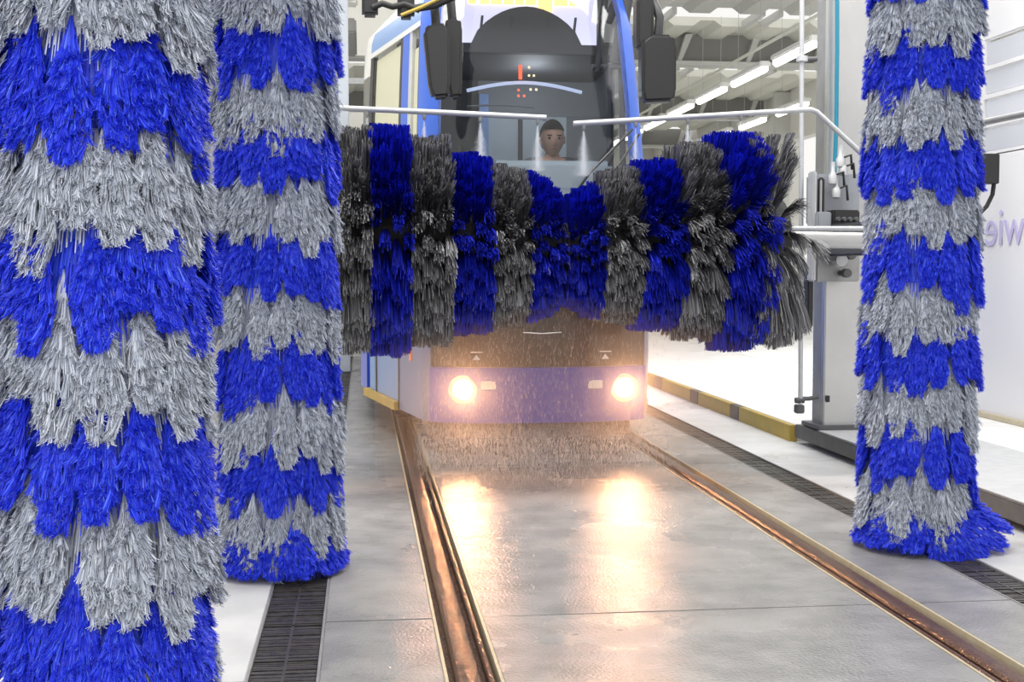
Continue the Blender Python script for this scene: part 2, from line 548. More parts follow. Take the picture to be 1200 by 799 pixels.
for gy in (24.0, 32.5, 40.0):
    g = empty('roof_girder', (2.8, gy, 0), label='x', cat='girder')
    MB().box(-7.9, 7.7, -0.02, 0.02, 5.06, 5.60).build('web', M['girder'], g)
    MB().box(-7.9, 7.7, -0.20, 0.20, 5.00, 5.07).build('flange', M['girder_pale'], g)
    me = None
    for k in range(12):
        x = -7.6 + k * 1.35
        MB().prism([(x, 5.07), (x + 0.08, 5.07), (x + 0.30, 5.58), (x + 0.16, 5.58)], -0.16, 0.16, 'y').build('stiffener', M['girder_pale'], g)
    gird.append(g)
for g, l in zip(gird, ('grey steel roof girder nearest, below the front skylight strip', 'middle grey roof girder behind the first, over the white lamps', 'farthest grey roof girder close to the back wall')):
    g['label'] = l
    g['group'] = 'roof girders across the hall'

# rows of tube lamps under the roof on the right
def lamp_mesh(L):
    hb = MB().bbox(-0.09, 0.09, -L / 2, L / 2, 0.0, 0.09, 0.02).mesh('housing', M['white_paint'])
    tb = MB().tube([(0, -L / 2 + 0.04, -0.03), (0, L / 2 - 0.04, -0.03)], 0.062, 12).mesh('tube', M['lamp'], True)
    return hb, tb


hb, tb = lamp_mesh(1.75)
k = 0
rowlab = 'white tube lamp in the near row under the roof, number %s from the steel column'
ordw = ['nearest', 'second', 'third', 'fourth', 'fifth', 'sixth', 'seventh', 'eighth']
for k in range(8):
    Y = 18.2 + k * 2.25
    t = empty('tube_lamp', (6.35, Y, 4.30), label='white tube lamp in the nearer row under the roof, %s from the steel column' % ordw[k], cat='lamp', group='tube lamps of the nearer row')
    inst('housing', hb, t); inst('tube', tb, t)
    for s in (-0.6, 0.6):
        MB().cyl((0, s, 0.08), (0, s, 1.28), 0.004, 5).build('hanger', M['galv'], t)
for k in range(7):
    Y = 17.0 + k * 2.6
    t = empty('tube_lamp', (8.6, Y, 4.35), label='white tube lamp in the outer row beside the right windows, %s from the steel column' % ordw[k], cat='lamp', group='tube lamps of the outer row')
    inst('housing', hb, t); inst('tube', tb, t)
    for s in (-0.6, 0.6):
        MB().cyl((0, s, 0.08), (0, s, 1.23), 0.004, 5).build('hanger', M['galv'], t)
tag(MB().cyl((6.20, 14.5, 4.56), (6.20, 40, 4.56), 0.028, 8).build('conduit', M['roof_pale']), 'thin pale conduit running lengthwise above the nearer lamp row', 'pipe')

# left far bay seen between the hanging brush and the tram
part = empty('wall_left_partition', (0, 16.0, 0), kind='structure')
m = MB()
m.box(-5.0, 0.55, 0, 0.2, 0.0, 3.05)
m.box(-5.0, -0.42, 0, 0.2, 3.05, 3.75)
m.box(-5.0, 0.55, 0, 0.2, 3.75, 5.6)
m.box(-0.42, -0.30, -0.05, 0.2, 3.05, 3.75)
m.build('wall_panel', M['wall_pale'], part)
MB().box(-0.3, 0.5, -0.02, 0.1, 3.40, 3.47).build('window_bar', M['galv'], part)
tag(MB().bbox(-5.0, -0.03, 13.7, 14.0, 3.93, 4.40, 0.02).build('cross_beam', M['wall_pale']), 'cream crossbeam high up between the tall brush and the tram', 'beam')
p = at(402, 60, 13.6)
tag(MB().bbox(p.x - 0.055, p.x + 0.055, 13.55, 13.69, 0.0, 4.4, 0.008).build('steel_column', M['pale_blue_steel']), 'slim pale blue column beyond the white sprayer pipe, left of the tram', 'column')
tag(MB().bbox(-2.0, -0.05, 14.2, 15.8, 3.7, 3.86, 0.02).build('ceiling_panel', M['girder']), 'grey ceiling panel behind the cream crossbeam', 'panel')

# ------------------------------------------------------------------ bristle generators
def ribbon(vs, fs, pts, w, side):
    n = len(vs)
    L = len(pts)
    for i, p in enumerate(pts):
        k = w * (1.0 if i < L - 1 else 0.75) * 0.5
        vs.append((p[0] - side[0] * k, p[1] - side[1] * k, p[2] - side[2] * k))
        vs.append((p[0] + side[0] * k, p[1] + side[1] * k, p[2] + side[2] * k))
    for i in range(L - 1):
        a = n + 2 * i
        fs.append((a, a + 1, a + 3, a + 2))


def lobe(v):
    return v / 0.6 if v < 0.6 else 1.0 - 0.60 * ((v - 0.6) / 0.4) ** 1.8


def tuft_mesh(name, m, seed, L=0.28, W=0.118, R0=0.180, R1=0.209, clumps=150, per=13, w=0.0019, flare=0.0):
    """one hanging tuft of a washing brush: narrow root, wide frayed foot, wrapped round the axis.
    Strands end in small curled clumps all over the lower part; the root stays smooth."""
    g = random.Random(seed)
    vs, fs = [], []

    def P(u, v, out):
        v = max(v, 0)
        r = R0 + (R1 - R0) * min(1, v * 1.5) + out + flare * v * v
        th = u / R1
        return (r * math.sin(th), -r * math.cos(th), -v * L)
    for c in range(clumps):
        ve = 1.0 - 0.74 * g.random() ** 1.15
        ue = g.uniform(-0.5, 0.5)
        seg = g.uniform(0.10, 0.25)
        v0 = max(0.0, ve - seg)
        swirl = g.gauss(0, 0.006)
        oc = g.gauss(0, 0.0045) + (0.004 if ve > 0.9 else 0)
        curl = g.uniform(0.004, 0.018)
        uu = ue * W * lobe(ve)
        us = ue * W * lobe(v0) * 0.9
        for s in range(per):
            du, dv = g.gauss(0, 0.0030), g.gauss(0, 0.012)
            ve2 = ve + dv
            tip = oc + g.uniform(-0.001, 0.004)
            pts = [P(us + du * 0.3, v0, -0.014 + oc * 0.3),
                   P(us * 0.5 + uu * 0.5 + du * 0.7, v0 + (ve2 - v0) * 0.55, oc * 0.7 + 0.002),
                   P(uu + swirl * 0.6 + du, v0 + (ve2 - v0) * 0.92, tip + curl * 0.6),
                   P(uu + swirl + du * 1.5 + g.gauss(0, 0.0018), ve2 - curl * 0.3, tip + curl)]
            a = g.uniform(-1.0, 1.0)
            ribbon(vs, fs, pts, w * g.uniform(0.7, 1.3), (math.cos(a), math.sin(a), g.uniform(-0.35, 0.35)))
    # long straight strands that form the smooth pointed root
    for s in range(170):
        ve = g.uniform(0.25, 0.70)
        ue = g.uniform(-0.5, 0.5) * W * lobe(ve) * 0.9
        pts = [P(ue * 0.05, -0.02, -0.004), P(ue * 0.5, ve * 0.5, 0.002), P(ue, ve, 0.004)]
        ribbon(vs, fs, pts, w * 1.2, (1, g.uniform(-0.4, 0.4), 0))
    me = bpy.data.meshes.new(name)
    me.from_pydata(vs, [], fs)
    me.materials.append(m)
    return me


def ring_mesh(name, m, seed, H=0.20, r=0.160):
    """the sleeve of one colour with a thin under layer of bristles"""
    g = random.Random(seed)
    mb = MB()
    mb.lathe([(r - 0.03, 0.0), (r, -0.01), (r + 0.012, -H * 0.5), (r + 0.016, -H + 0.01), (r - 0.03, -H)], 28)
    vs, fs = [], []
    for k in range(1500):
        th = g.uniform(0, 2 * PI)
        z0 = -g.uniform(0, H * 0.8)
        l = g.uniform(0.05, 0.12)
        c, s = math.cos(th), math.sin(th)
        pts = [((r - 0.01) * c, (r - 0.01) * s, z0), ((r + 0.015) * c, (r + 0.015) * s, z0 - l * 0.5), ((r + 0.028) * c, (r + 0.028) * s, z0 - l)]
        ribbon(vs, fs, pts, 0.0026, (-s, c, 0))
    mb.add(vs, fs)
    return mb.mesh(name, m)


TB = [tuft_mesh('blue_tuft', M['blue_bristle'], 10 + i, L=0.275 + 0.02 * (i % 3), W=0.084 + 0.014 * (i % 3)) for i in range(5)]
TG = [tuft_mesh('grey_tuft', M['grey_bristle'], 30 + i, L=0.275 + 0.022 * (i % 3), W=0.084 + 0.014 * (i % 3)) for i in range(5)]
TBS = [tuft_mesh('blue_tuft', M['blue_bristle'], 50 + i, L=0.21, W=0.14, flare=0.03) for i in range(3)]
RB = ring_mesh('blue_bristle_ring', M['blue_bristle'], 1)
RG = ring_mesh('grey_bristle_ring', M['grey_bristle'], 2)


def hanging_brush(px, Z, phase, label, seed, z_top=2.6, flare_x=0.0):
    """phase: height at which a grey ring's tuft feet end"""
    xc = (px - 600) / F_PX * Z
    X = xc * math.cos(YAW) + Z * math.sin(YAW)
    Y = Z * math.cos(YAW) - xc * math.sin(YAW)
    g = random.Random(seed)
    root = empty('hanging_brush', (X, Y, 0), label=label, cat='brush', group='tall blue and grey washing brushes')
    MB().cyl((0, 0, 0.12), (0, 0, z_top + 0.4), 0.115, 24).build('shaft', M['dark_steel'], root, True)
    N = 16
    z = phase
    k = 0
    rows = []
    while z < z_top:
        rows.append((z, 0)); rows.append((z + 0.185, 1)); z += 0.37
    rows.append((phase - 0.185 if phase > 0.2 else None, 1))
    lows = []
    z = phase - 0.185
    kk = 1
    while z > -0.14:
        lows.append((z, kk)); z -= 0.185; kk = 1 - kk
    rows = [r for r in rows if r[0] is not None and r[0] >= phase] + lows
    for (zf, kind) in rows:
        bottom = zf < -0.02
        ztop = max(zf, 0.012) + (0.27 if not bottom else 0.20)
        ring = inst('blue_bristle_ring' if kind else 'grey_bristle_ring', RB if kind else RG, root, (0, 0, max(zf + 0.215, 0.215)))
        ring.scale = (1, 1, 1 if not bottom else 0.9)
        if kind: ring['label'] = 'blue bristle ring'
        else: ring['label'] = 'grey bristle ring'
        a0 = g.uniform(0, 1)
        for i in range(N):
            a = (i + a0 + g.uniform(-0.22, 0.22)) * 2 * PI / N
            me = g.choice(TBS) if bottom else g.choice(TB if kind else TG)
            s = g.uniform(0.94, 1.05)
            fx = 1.0
            dz = g.uniform(-0.042, 0.042) if not bottom else g.uniform(0.0, 0.02)
            o = inst('bristle_tuft', me, ring, (0, 0, ztop + dz - ring.location.z), (g.uniform(-0.02, 0.02), g.uniform(-0.02, 0.02), a), (s, s, g.uniform(0.92, 1.1) if not bottom else 0.98))
            o.scale.z /= ring.scale[2]
            if bottom and flare_x:
                # feet dragged to the right along the floor
                ang = a - PI / 2
                if math.cos(ang) > -0.2:
                    q = flare_x * (0.35 + 0.65 * max(0, math.cos(ang)))
                    o.rotation_euler = (Matrix.Rotation(-q, 3, 'Y') @ Matrix.Rotation(a, 3, 'Z')).to_euler()
                    o.location.z -= 0.15 * math.sin(q)
                    o.scale.z *= 1.0 + 0.3 * q
    return root


hanging_brush(124, 2.62, 0.418, 'big blue and grey striped brush at the left edge, closest to camera', 1)
hanging_brush(326, 4.56, 0.082, 'middle tall blue and grey brush hanging over the left drain channel', 2)
hanging_brush(1077, 4.95, 0.097, 'right tall blue and grey brush with its foot flared on the floor', 3, flare_x=0.62)

# ------------------------------------------------------------------ horizontal front rollers
def disc_mesh(name, m, seed, Wd=0.17, tufts=23, ax=4, per=125, splay=0.004, w=0.0052, keep=1.0, cone=0.0):
    """radius 1 (scaled per disc in y,z); axis along x, width Wd; cone > 0 makes the +x side smaller"""
    g = random.Random(seed)
    vs, fs = [], []
    for i in range(tufts):
        for j in range(ax):
            if g.random() > keep:
                continue
            th = (i + 0.5 * (j % 2) + g.uniform(-0.25, 0.25)) * 2 * PI / tufts
            x = ((j + 0.5) / ax - 0.5) * Wd
            bend = 0.15 + g.uniform(-0.06, 0.10)
            Rt = g.uniform(0.965, 1.02) * (1 - cone * ((x / Wd) + 0.5) ** 1.6)
            xe = x + (x / (Wd / 2)) * splay + g.gauss(0, 0.004)
            for s in range(per):
                t0 = th + g.gauss(0, 0.012)
                te = th + bend + g.gauss(0, 0.042)
                re = Rt * (1.0 - 0.30 * g.random() ** 2.5)
                xx = xe + g.uniform(-0.024, 0.024)
                pts = []
                for (f, rr) in ((0.0, 0.22), (0.45, 0.60), (0.8, 0.87), (1.0, 1.0)):
                    q = t0 + (te - t0) * f * f
                    r = rr * re
                    pts.append((x + (xx - x) * f, r * math.cos(q), r * math.sin(q)))
                ribbon(vs, fs, pts, w, (g.uniform(0.5, 1.0), -math.sin(te) * g.uniform(-0.6, 0.6), math.cos(te) * g.uniform(-0.6, 0.6)))
    me = bpy.data.meshes.new(name)
    me.from_pydata(vs, [], fs)
    me.materials.append(m)
    return me


gap_core_me = MB().lathe([(0.10, -0.085), (0.40, -0.083), (0.44, 0.0), (0.40, 0.083), (0.10, 0.085)], 24, 'x').mesh('dark_gap_core', M['rubber'])  # black core added inside the bristles to darken the gaps between them
DB = [disc_mesh('blue_bristle_disc', M['roller_blue'], 70 + i) for i in range(2)]
DG = [disc_mesh('grey_bristle_disc', M['roller_grey'], 80 + i) for i in range(2)]
DGL = disc_mesh('grey_bristle_disc', M['roller_grey'], 91, splay=0.10, keep=0.62)
DCB = disc_mesh('blue_bristle_disc', M['roller_blue'], 75, cone=0.24)
DCG = disc_mesh('grey_bristle_disc', M['roller_grey'], 85, cone=0.10)
RY, RZ = 6.42, 1.235


def roller(x_in, sgn, label, discs, ragged):
    root = empty('front_brush_roller', (x_in, RY, RZ), label=label, cat='brush', group='horizontal roller brushes in front of the tram')
    total = sum(d[1] for d in discs)
    MB().cyl((0, 0, 0), (sgn * (total + 0.02), 0, 0), 0.075, 20).build('shaft', M['dark_steel'], root, True)
    x = 0.0
    g = random.Random(5 + int(sgn))
    for n, (kind, wd, rad, dz) in enumerate(discs):
        xc = x + wd / 2
        x += wd
        me = (DB if kind else DG)[n % 2]
        if ragged and n == len(discs) - 1:
            me = DGL
        if n == 0:
            me = DCB
        if n == 1:
            me = DCG
        o = inst('blue_bristle_disc' if kind else 'grey_bristle_disc', me, root, (sgn * xc, 0, dz), (g.uniform(0, 6.28), 0, 0), (-sgn * wd / 0.17, rad, rad))
        o['kind'] = 'stuff'
        inst('dark_gap_core', gap_core_me, root, (sgn * xc, 0, dz), (0, 0, 0), (wd / 0.17, rad, rad))
    return root


# kind, width, radius, centre drop - from the middle outwards
roller(XC - 0.015, -1, 'left front roller brush, cone of blue and dark grey bristle discs, against the tram windscreen', [(1, 0.17, 0.40, -0.035), (0, 0.19, 0.435, -0.03), (1, 0.20, 0.465, -0.02), (0, 0.20, 0.535, 0.0), (1, 0.19, 0.585, 0.0), (0, 0.19, 0.575, 0.0)], False)
roller(XC + 0.02, 1, 'right front roller brush carried on the steel arm, ragged outer bristles', [(1, 0.165, 0.36, -0.05), (0, 0.19, 0.42, -0.02), (1, 0.20, 0.45, -0.02), (0, 0.20, 0.515, 0.0), (1, 0.22, 0.575, 0.0), (0, 0.16, 0.56, 0.0)], True)

# ------------------------------------------------------------------ tram
TY = 7.08
tram = empty('tram', (XC, TY, 0), label='blue tram with both headlights on, nose behind the roller brushes', cat='tram')
OUT = [(0.0, 0.0, 0.0), (0.22, 0.22, 0.008), (0.42, 0.42, 0.035), (0.54, 0.53, 0.07), (0.62, 0.60, 0.11), (0.72, 0.655, 0.19), (0.84, 0.685, 0.30), (2.72, 1.025, 2.15), (9.6, 1.03, 9.0)]
S_D = lambda d: 0.84 + (d - 0.15)   # arc length at a distance d behind the corner along the taper


def rake(z):
    if z < 0.55:
        return 0.05 * (0.55 - z) / 0.35
    if z < 1.0:
        return 0.0
    return 0.40 * ((z - 1.0) / 1.7) ** 1.25


def body_pt(s, z, off=0.0):
    sg = 1 if s >= 0 else -1
    a = abs(s)
    for i in range(len(OUT) - 1):
        if a <= OUT[i + 1][0] or i == len(OUT) - 2:
            t = (a - OUT[i][0]) / (OUT[i + 1][0] - OUT[i][0])
            x = OUT[i][1] + t * (OUT[i + 1][1] - OUT[i][1])
            y = OUT[i][2] + t * (OUT[i + 1][2] - OUT[i][2])
            dx, dy = OUT[i + 1][1] - OUT[i][1], OUT[i + 1][2] - OUT[i][2]
            break
    l = math.hypot(dx, dy)
    nx, ny = dy / l, -dx / l
    k = 1.0 if a < 0.84 else max(0.0, 1 - (a - 0.84) / 1.88)
    tum = 0.0 if z < 1.0 else -0.05 * ((z - 1.0) / 1.7) ** 2
    if z > 2.72:
        tum -= 0.22 * (z - 2.72)/0.25
    return Vector((sg * (x + nx * off + (tum if a > 0.5 else tum * a / 0.5)), y + ny * off + rake(z) * k, z))


def patch(name, m, s0, s1, z0, z1, off=0.0, th=0.025, parent=None, ns=None, nz=None):
    ns = ns or max(1, int(abs(s1 - s0) / 0.09) + 1)
    nz = nz or max(1, int((z1 - z0) / 0.12) + 1)
    vs, fs = [], []
    for layer in (off, off - th):
        for i in range(ns + 1):
            for j in range(nz + 1):
                vs.append(body_pt(s0 + (s1 - s0) * i / ns, z0 + (z1 - z0) * j / nz, layer))
    N = (ns + 1) * (nz + 1)
    idx = lambda i, j, l: l * N + i * (nz + 1) + j
    for i in range(ns):
        for j in range(nz):
            for l in (0, 1):
                fs.append((idx(i, j, l), idx(i + 1, j, l), idx(i + 1, j + 1, l), idx(i, j + 1, l)))
    for i in range(ns):
        for j in (0, nz):
            fs.append((idx(i, j, 0), idx(i + 1, j, 0), idx(i + 1, j, 1), idx(i, j, 1)))
    for j in range(nz):
        for i in (0, ns):
            fs.append((idx(i, j, 0), idx(i, j + 1, 0), idx(i, j + 1, 1), idx(i, j, 1)))
    return MB().add(vs, fs).build(name, m, parent or tram, True)


# front
patch('bumper', M['tram_blue'], -0.655, 0.655, 0.215, 0.535, 0.012, 0.05)
patch('front_band', M['tram_black'], -0.63, 0.63, 0.540, 0.98, 0.0, 0.03)
patch('windscreen', M['windscreen'], -0.60, 0.60, 0.99, 2.76, 0.0, 0.012)
patch('windscreen_surround', M['rubber'], -0.615, 0.615, 0.972, 0.995, 0.006, 0.03)
for s in (-1, 1):
    patch('windscreen_pillar', M['tram_pillar'], s * 0.60, s * 0.86, 0.99, 2.74, 0.004, 0.04)
    patch('corner_panel', M['tram_slate'], s * 0.655, s * 1.38, 0.215, 0.985, 0.0, 0.04)
    patch('corner_trim', M['dark'], s * 0.632, s * 0.658, 0.53, 0.985, 0.004, 0.03)
patch('brow', M['tram_white'], -0.62, 0.62, 2.77, 2.95, 0.004, 0.04)
# sides
for s in (-1, 1):
    patch('side_glass', M['side_glass'], s * 0.885, s * 1.10, 1.10, 2.56, -0.004, 0.01)
    patch('side_backing', M['cream'], s * 0.90, s * 1.09, 1.12, 2.45, -0.02, 0.006)  # cream sheet just behind the side glass
    patch('glass_frame', M['dark'], s * 0.862, s * 0.884, 1.00, 2.58, 0.002, 0.03)
    patch('glass_frame', M['galv'], s * 1.101, s * 1.16, 1.00, 2.58, 0.002, 0.03)
    patch('door_post', M['tram_pillar'], s * 1.165, s * 1.36, 0.99, 2.58, 0.002, 0.03)
    patch('glass_frame', M['dark'], s * 1.362, s * 1.44, 1.00, 2.58, 0.0, 0.03)
    patch('side_glass', M['side_glass'], s * 1.442, s * 2.36, 1.10, 2.56, -0.004, 0.01)
    patch('side_backing', M['cream'], s * 1.46, s * 2.34, 1.12, 2.54, -0.02, 0.006)
    patch('glass_frame', M['dark'], s * 2.362, s * 2.47, 1.00, 2.58, 0.0, 0.03)
    patch('glass_trim', M['tram_white'], s * 0.862, s * 2.47, 2.565, 2.60, 0.006, 0.03)
    patch('side_cove', M['tram_sky'], s * 0.862, s * 2.47, 2.602, 2.74, 0.0, 0.03)
    patch('roof_edge', M['tram_white'], s * 0.62, s * 9.5, 2.745, 2.97, 0.0, 0.03)
    patch('side_panel', M['tram_white'], s * 2.475, s * 9.5, 2.45, 2.74, 0.0, 0.03)
    patch('waist_panel', M['tram_sky'], s * 0.862, s * 2.47, 0.99, 1.09, 0.001, 0.03)
    patch('side_door', M['tram_sky'], s * 1.40, s * 2.36, 0.26, 0.985, 0.0, 0.03)
    patch('door_seal', M['dark'], s * 1.375, s * 1.405, 0.215, 0.985, 0.004, 0.03)
    patch('door_seal', M['dark'], s * 2.10, s * 2.14, 0.26, 0.985, 0.006, 0.03)
    patch('step_edge', M['yellow'], s * 1.405, s * 2.45, 0.205, 0.258, 0.03, 0.06)
    patch('side_panel', M['tram_blue'], s * 2.475, s * 9.5, 0.25, 1.10, 0.0, 0.03)
    patch('side_glass', M['side_glass'], s * 2.475, s * 9.5, 1.11, 2.44, -0.004, 0.01)
    patch('side_reflector', M['orange'], s * 1.02, s * 1.06, 0.545, 0.61, 0.008, 0.01)
# roof plate, underfloor, cabin
rp = [(body_pt(s, 2.96).x, body_pt(s, 2.96).y) for s in (-9.5, -2.7, -0.86, -0.6, -0.3, 0, 0.3, 0.6, 0.86, 2.7, 9.5)]
MB().prism(rp, 2.94, 2.99).build('roof', M['tram_white'], tram)
fp = [(x * 0.93, y + 0.12) for x, y in [(body_pt(s, 0.3).x, body_pt(s, 0.3).y) for s in (-9.3, -2.7, -0.86, -0.6, 0, 0.6, 0.86, 2.7, 9.3)]]
MB().prism(fp, 0.30, 0.36).build('cab_floor', M['interior_dark'], tram)
MB().bbox(-0.50, 0.50, 0.30, 0.75, 0.36, 1.28, 0.06).build('dashboard', M['interior_grey'], tram)
MB().bbox(-0.24, 0.50, 0.46, 0.62, 1.28, 1.745, 0.03).build('instrument_binnacle', M['interior_pale'], tram)
cab = empty('cab_bulkhead'); cab.parent = tram
MB().box(-0.76, -0.20, 1.75, 1.79, 0.36, 2.68).build('bulkhead_panel', M['interior_dark'], cab)
MB().box(-0.20, -0.135, 1.68, 1.79, 0.36, 2.3).build('bulkhead_post', M['light_rail'] if False else M['tram_sky'], cab)
MB().box(-0.135, 0.42, 1.75, 1.79, 0.36, 2.16).build('bulkhead_panel', M['interior_pale'], cab)
MB().box(0.42, 0.76, 1.75, 1.79, 0.36, 2.16).build('bulkhead_panel', M['interior_grey'], cab)
MB().box(-0.20, 0.76, 1.74, 1.79, 2.16, 2.68).build('bulkhead_panel', M['interior_grey'], cab)
MB().box(-0.6, 0.6, 0.62, 1.74, 2.40, 2.46).build('cab_ceiling', M['interior_dark'], tram)
MB().box(0.08, 0.105, 1.70, 1.75, 0.5, 2.15).build('bulkhead_post', M['interior_dark'], cab)
# curved light rail low on the cab ceiling
arc = [(-0.36 + 0.72 * k / 12, 0.78, 2.195 + 0.055 * math.sin(PI * k / 12)) for k in range(13)]
MB().tube(arc, 0.011, 8).build('cab_light_rail', M['light_rail'], tram)
arc2 = [(-0.36 + 0.42 * k / 8, 0.80, 2.10 + 0.012 * math.sin(PI * k / 8)) for k in range(9)]
MB().tube(arc2, 0.006, 6).build('cab_handrail', M['interior_grey'], tram)
# destination display behind the top of the glass
disp = empty('destination_display'); disp.parent = tram
MB().box(-0.47, 0.43, 0.66, 0.69, 2.415, 2.90).build('display_panel', M['display_reflection'], disp)  # backs the segments; its lilac glow imitates a reflection in the glass
gx = -0.36
dg = random.Random(4)
for k in range(9):
    wdt = dg.uniform(0.05, 0.09)
    MB().box(gx, gx + wdt, 0.648, 0.658, 2.70 if k not in (6,) else 2.66, 2.84).build('display_segment', M['display_yellow'], disp)
    gx += wdt + 0.012
hood = [(-0.40, 2.40)] + [(-0.36 + 0.70 * k / 14, 2.43 + 0.25 * math.sin(PI * k / 14) ** 0.6) for k in range(15)] + [(0.40, 2.40)]
MB().prism(hood, 0.60, 0.64, 'y').build('display_hood', M['interior_dark'], disp)
for x in (-0.30, -0.12, 0.10, 0.27):
    MB().cyl((x, 0.62, 2.42), (x + 0.02, 0.60, 2.62), 0.008, 6).build('reflection_bar', M['dark'], disp)  # dark bar imitating hall structure mirrored in the windscreen
MB().box(-0.045, -0.025, 0.70, 0.72, 2.26, 2.345).build('indicator_light', M['led_red'], disp)
for (x, z, mm) in ((0.02, 2.335, 'led_warm'), (0.02, 2.285, 'led_warm'), (0.05, 2.285, 'led_warm'), (-0.045, 2.195, 'led_red'), (-0.045, 2.160, 'led_red'), (-0.01, 2.160, 'led_red'), (0.03, 2.20, 'led_warm'), (0.065, 2.20, 'led_warm')):
    MB().lathe([(0.007, -0.004), (0.008, 0), (0.006, 0.003)], 10, 'y', (x, 0.72, z)).build('indicator_light', M[mm], disp)
# headlights, plates, marks
for s in (-1, 1):
    h = empty('headlight'); h.parent = tram
    c = body_pt(0.485 if s > 0 else -0.445, 0.412, 0.016)
    MB().lathe([(0.078, 0.0), (0.082, -0.012), (0.062, -0.018)], 28, 'y', c).build('headlight_bezel', M['galv'], h, True)
    MB().lathe([(0.058, -0.008), (0.056, -0.022), (0.035, -0.030), (0.004, -0.034)], 28, 'y', c).build('headlight_lens', M['headlamp'], h, True)
    c2 = body_pt(s * 0.31, 0.435, 0.016) if s > 0 else body_pt(s * 0.30, 0.435, 0.016)
    MB().bbox(c2.x - 0.042, c2.x + 0.042, c2.y - 0.006, c2.y + 0.01, c2.z - 0.024, c2.z + 0.024, 0.004).build('front_plate', M['plate'], tram)
    for q in range(1):
        c3 = body_pt(s * 0.37, 0.60, 0.004)
        MB().box(c3.x - 0.034, c3.x + 0.034, c3.y - 0.003, c3.y + 0.003, c3.z + 0.020, c3.z + 0.027).build('jacking_mark', M['plate'], tram)
        MB().prism([(c3.x - 0.022, c3.z - 0.02), (c3.x + 0.022, c3.z - 0.02), (c3.x, c3.z + 0.010)], c3.y - 0.003, c3.y + 0.003, 'y').build('jacking_mark', M['plate'], tram)
    # lamp beam
    d = bpy.data.lights.new('headlight_beam', 'SPOT')
    d.energy, d.color, d.spot_size, d.spot_blend, d.shadow_soft_size = 46, (1.0, 0.50, 0.25), R(120), 0.9, 0.05
    o = bpy.data.objects.new('headlight_beam', d)
    o.location = c + Vector((0, -0.06, 0))
    o.rotation_euler = (R(90) - R(5), 0, PI)
    o.parent = h
    C.objects.link(o)
MB().tube([(-0.11, -0.012, 0.735), (0.0, -0.014, 0.728), (0.11, -0.012, 0.735)], 0.004, 6).build('badge_strip', M['galv'], tram)
MB().bbox(-0.62, 0.62, 0.50, 2.0, 0.07, 0.225, 0.02).build('underbody_shade', M['dark'], tram)  # dark block added to give the shadow beneath the nose
# wheels and bogie frame under the nose
bog = empty('bogie'); bog.parent = tram
for sx in (-0.7185, 0.7185):
    for yy in (2.3, 4.1):
        MB().lathe([(0.06, -0.06), (0.29, -0.06), (0.30, 0.03), (0.33, 0.035), (0.33, 0.055), (0.06, 0.055)], 30, 'x', (sx, yy, 0.30)).build('wheel', M['dark_steel'], bog, True)
MB().bbox(-0.6, 0.6, 2.1, 4.3, 0.22, 0.34, 0.03).build('bogie_frame', M['dark'], bog)
# wipers
wp = empty('wiper'); wp.parent = tram
a, b = at(740, 152, TY + 0.16), at(690, 203, TY + 0.02)
tw = tram.location
MB().tube([a - tw + Vector((0, -0.02, 0)), b - tw + Vector((0, -0.03, 0)), b - tw + Vector((-0.25, 0.0, -0.35))], 0.008, 6).build('wiper_arm', M['dark'], wp)
a2, b2 = at(748, 158, TY + 0.16), at(722, 196, TY + 0.02)
MB().tube([a2 - tw + Vector((0, -0.02, 0)), b2 - tw + Vector((0, -0.04, 0))], 0.006, 6).build('wiper_blade', M['dark'], wp)
# mirrors: big wet black housings on arms from the roof
def mirror(px0, px1, py0, py1, Y, s):
    g = empty('mirror'); g.parent = tram
    p0, p1 = at(px0, py1, Y) - tw, at(px1, py0, Y) - tw
    x0, x1, z0, z1 = p0.x, p1.x, p0.z, p1.z
    ch = 0.25 * (x1 - x0)
    poly = [(x0 + ch * (1.4 if s < 0 else 0.3), z0), (x1 - ch * 0.3, z0 + 0.01), (x1, z0 + 0.06), (x1, z1 - 0.05), (x1 - ch * 0.5, z1), (x0 + ch, z1), (x0, z1 - 0.04), (x0 + ch * (0.8 if s < 0 else 0.0), z0 + 0.06)]
    bm = bmesh.new()
    vs = [bm.verts.new((x, Y - tw.y - 0.05, z)) for x, z in poly]
    f = bm.faces.new(vs)
    r = bmesh.ops.extrude_face_region(bm, geom=[f])
    for v in r['geom']:
        if isinstance(v, bmesh.types.BMVert):
            v.co.y += 0.12
    bmesh.ops.bevel(bm, geom=list(bm.edges), offset=0.018, segments=3, affect='EDGES')
    bmesh.ops.recalc_face_normals(bm, faces=bm.faces)
    me = bpy.data.meshes.new('mirror_housing')
    bm.to_mesh(me); bm.free()
    me.materials.append(M['mirror_black'])
    inst('mirror_housing', me, g)
    cx = (x0 + x1) / 2
    yy = Y - tw.y
    MB().tube([(cx, yy, z1 - 0.03), (cx + 0.01 * s, yy, z1 + 0.10), (cx - 0.02 * s, yy + 0.05, z1 + 0.22), (cx - s * 0.18, yy + 0.42, 2.80)], 0.026, 10).build('mirror_arm', M['dark'], g, True)
    return g


mirror(496, 527, 29, 116, TY - 0.02, -1)
mirror(520, 541, 22, 116, TY + 0.10, -1)
mirror(750, 791, 42, 121, TY + 0.02, 1)
mirror(744, 765, -8, 58, TY + 0.05, 1)
strut = empty('cab_frame'); strut.parent = tram
for q in (((736, -12), (722, 74), 0.042), ((710, -12), (700, 84), 0.022), ((694, 79), (734, 77), 0.02), ((728, -12), (712, 26), 0.03), ((714, 74), (715, 200), 0.02), ((728, 74), (730, 200), 0.02)):
    MB().tube([at(*q[0], TY + 0.60) - tw, at(*q[1], TY + 0.60) - tw], q[2], 10).build('frame_strut', M['interior_dark'], strut, True)

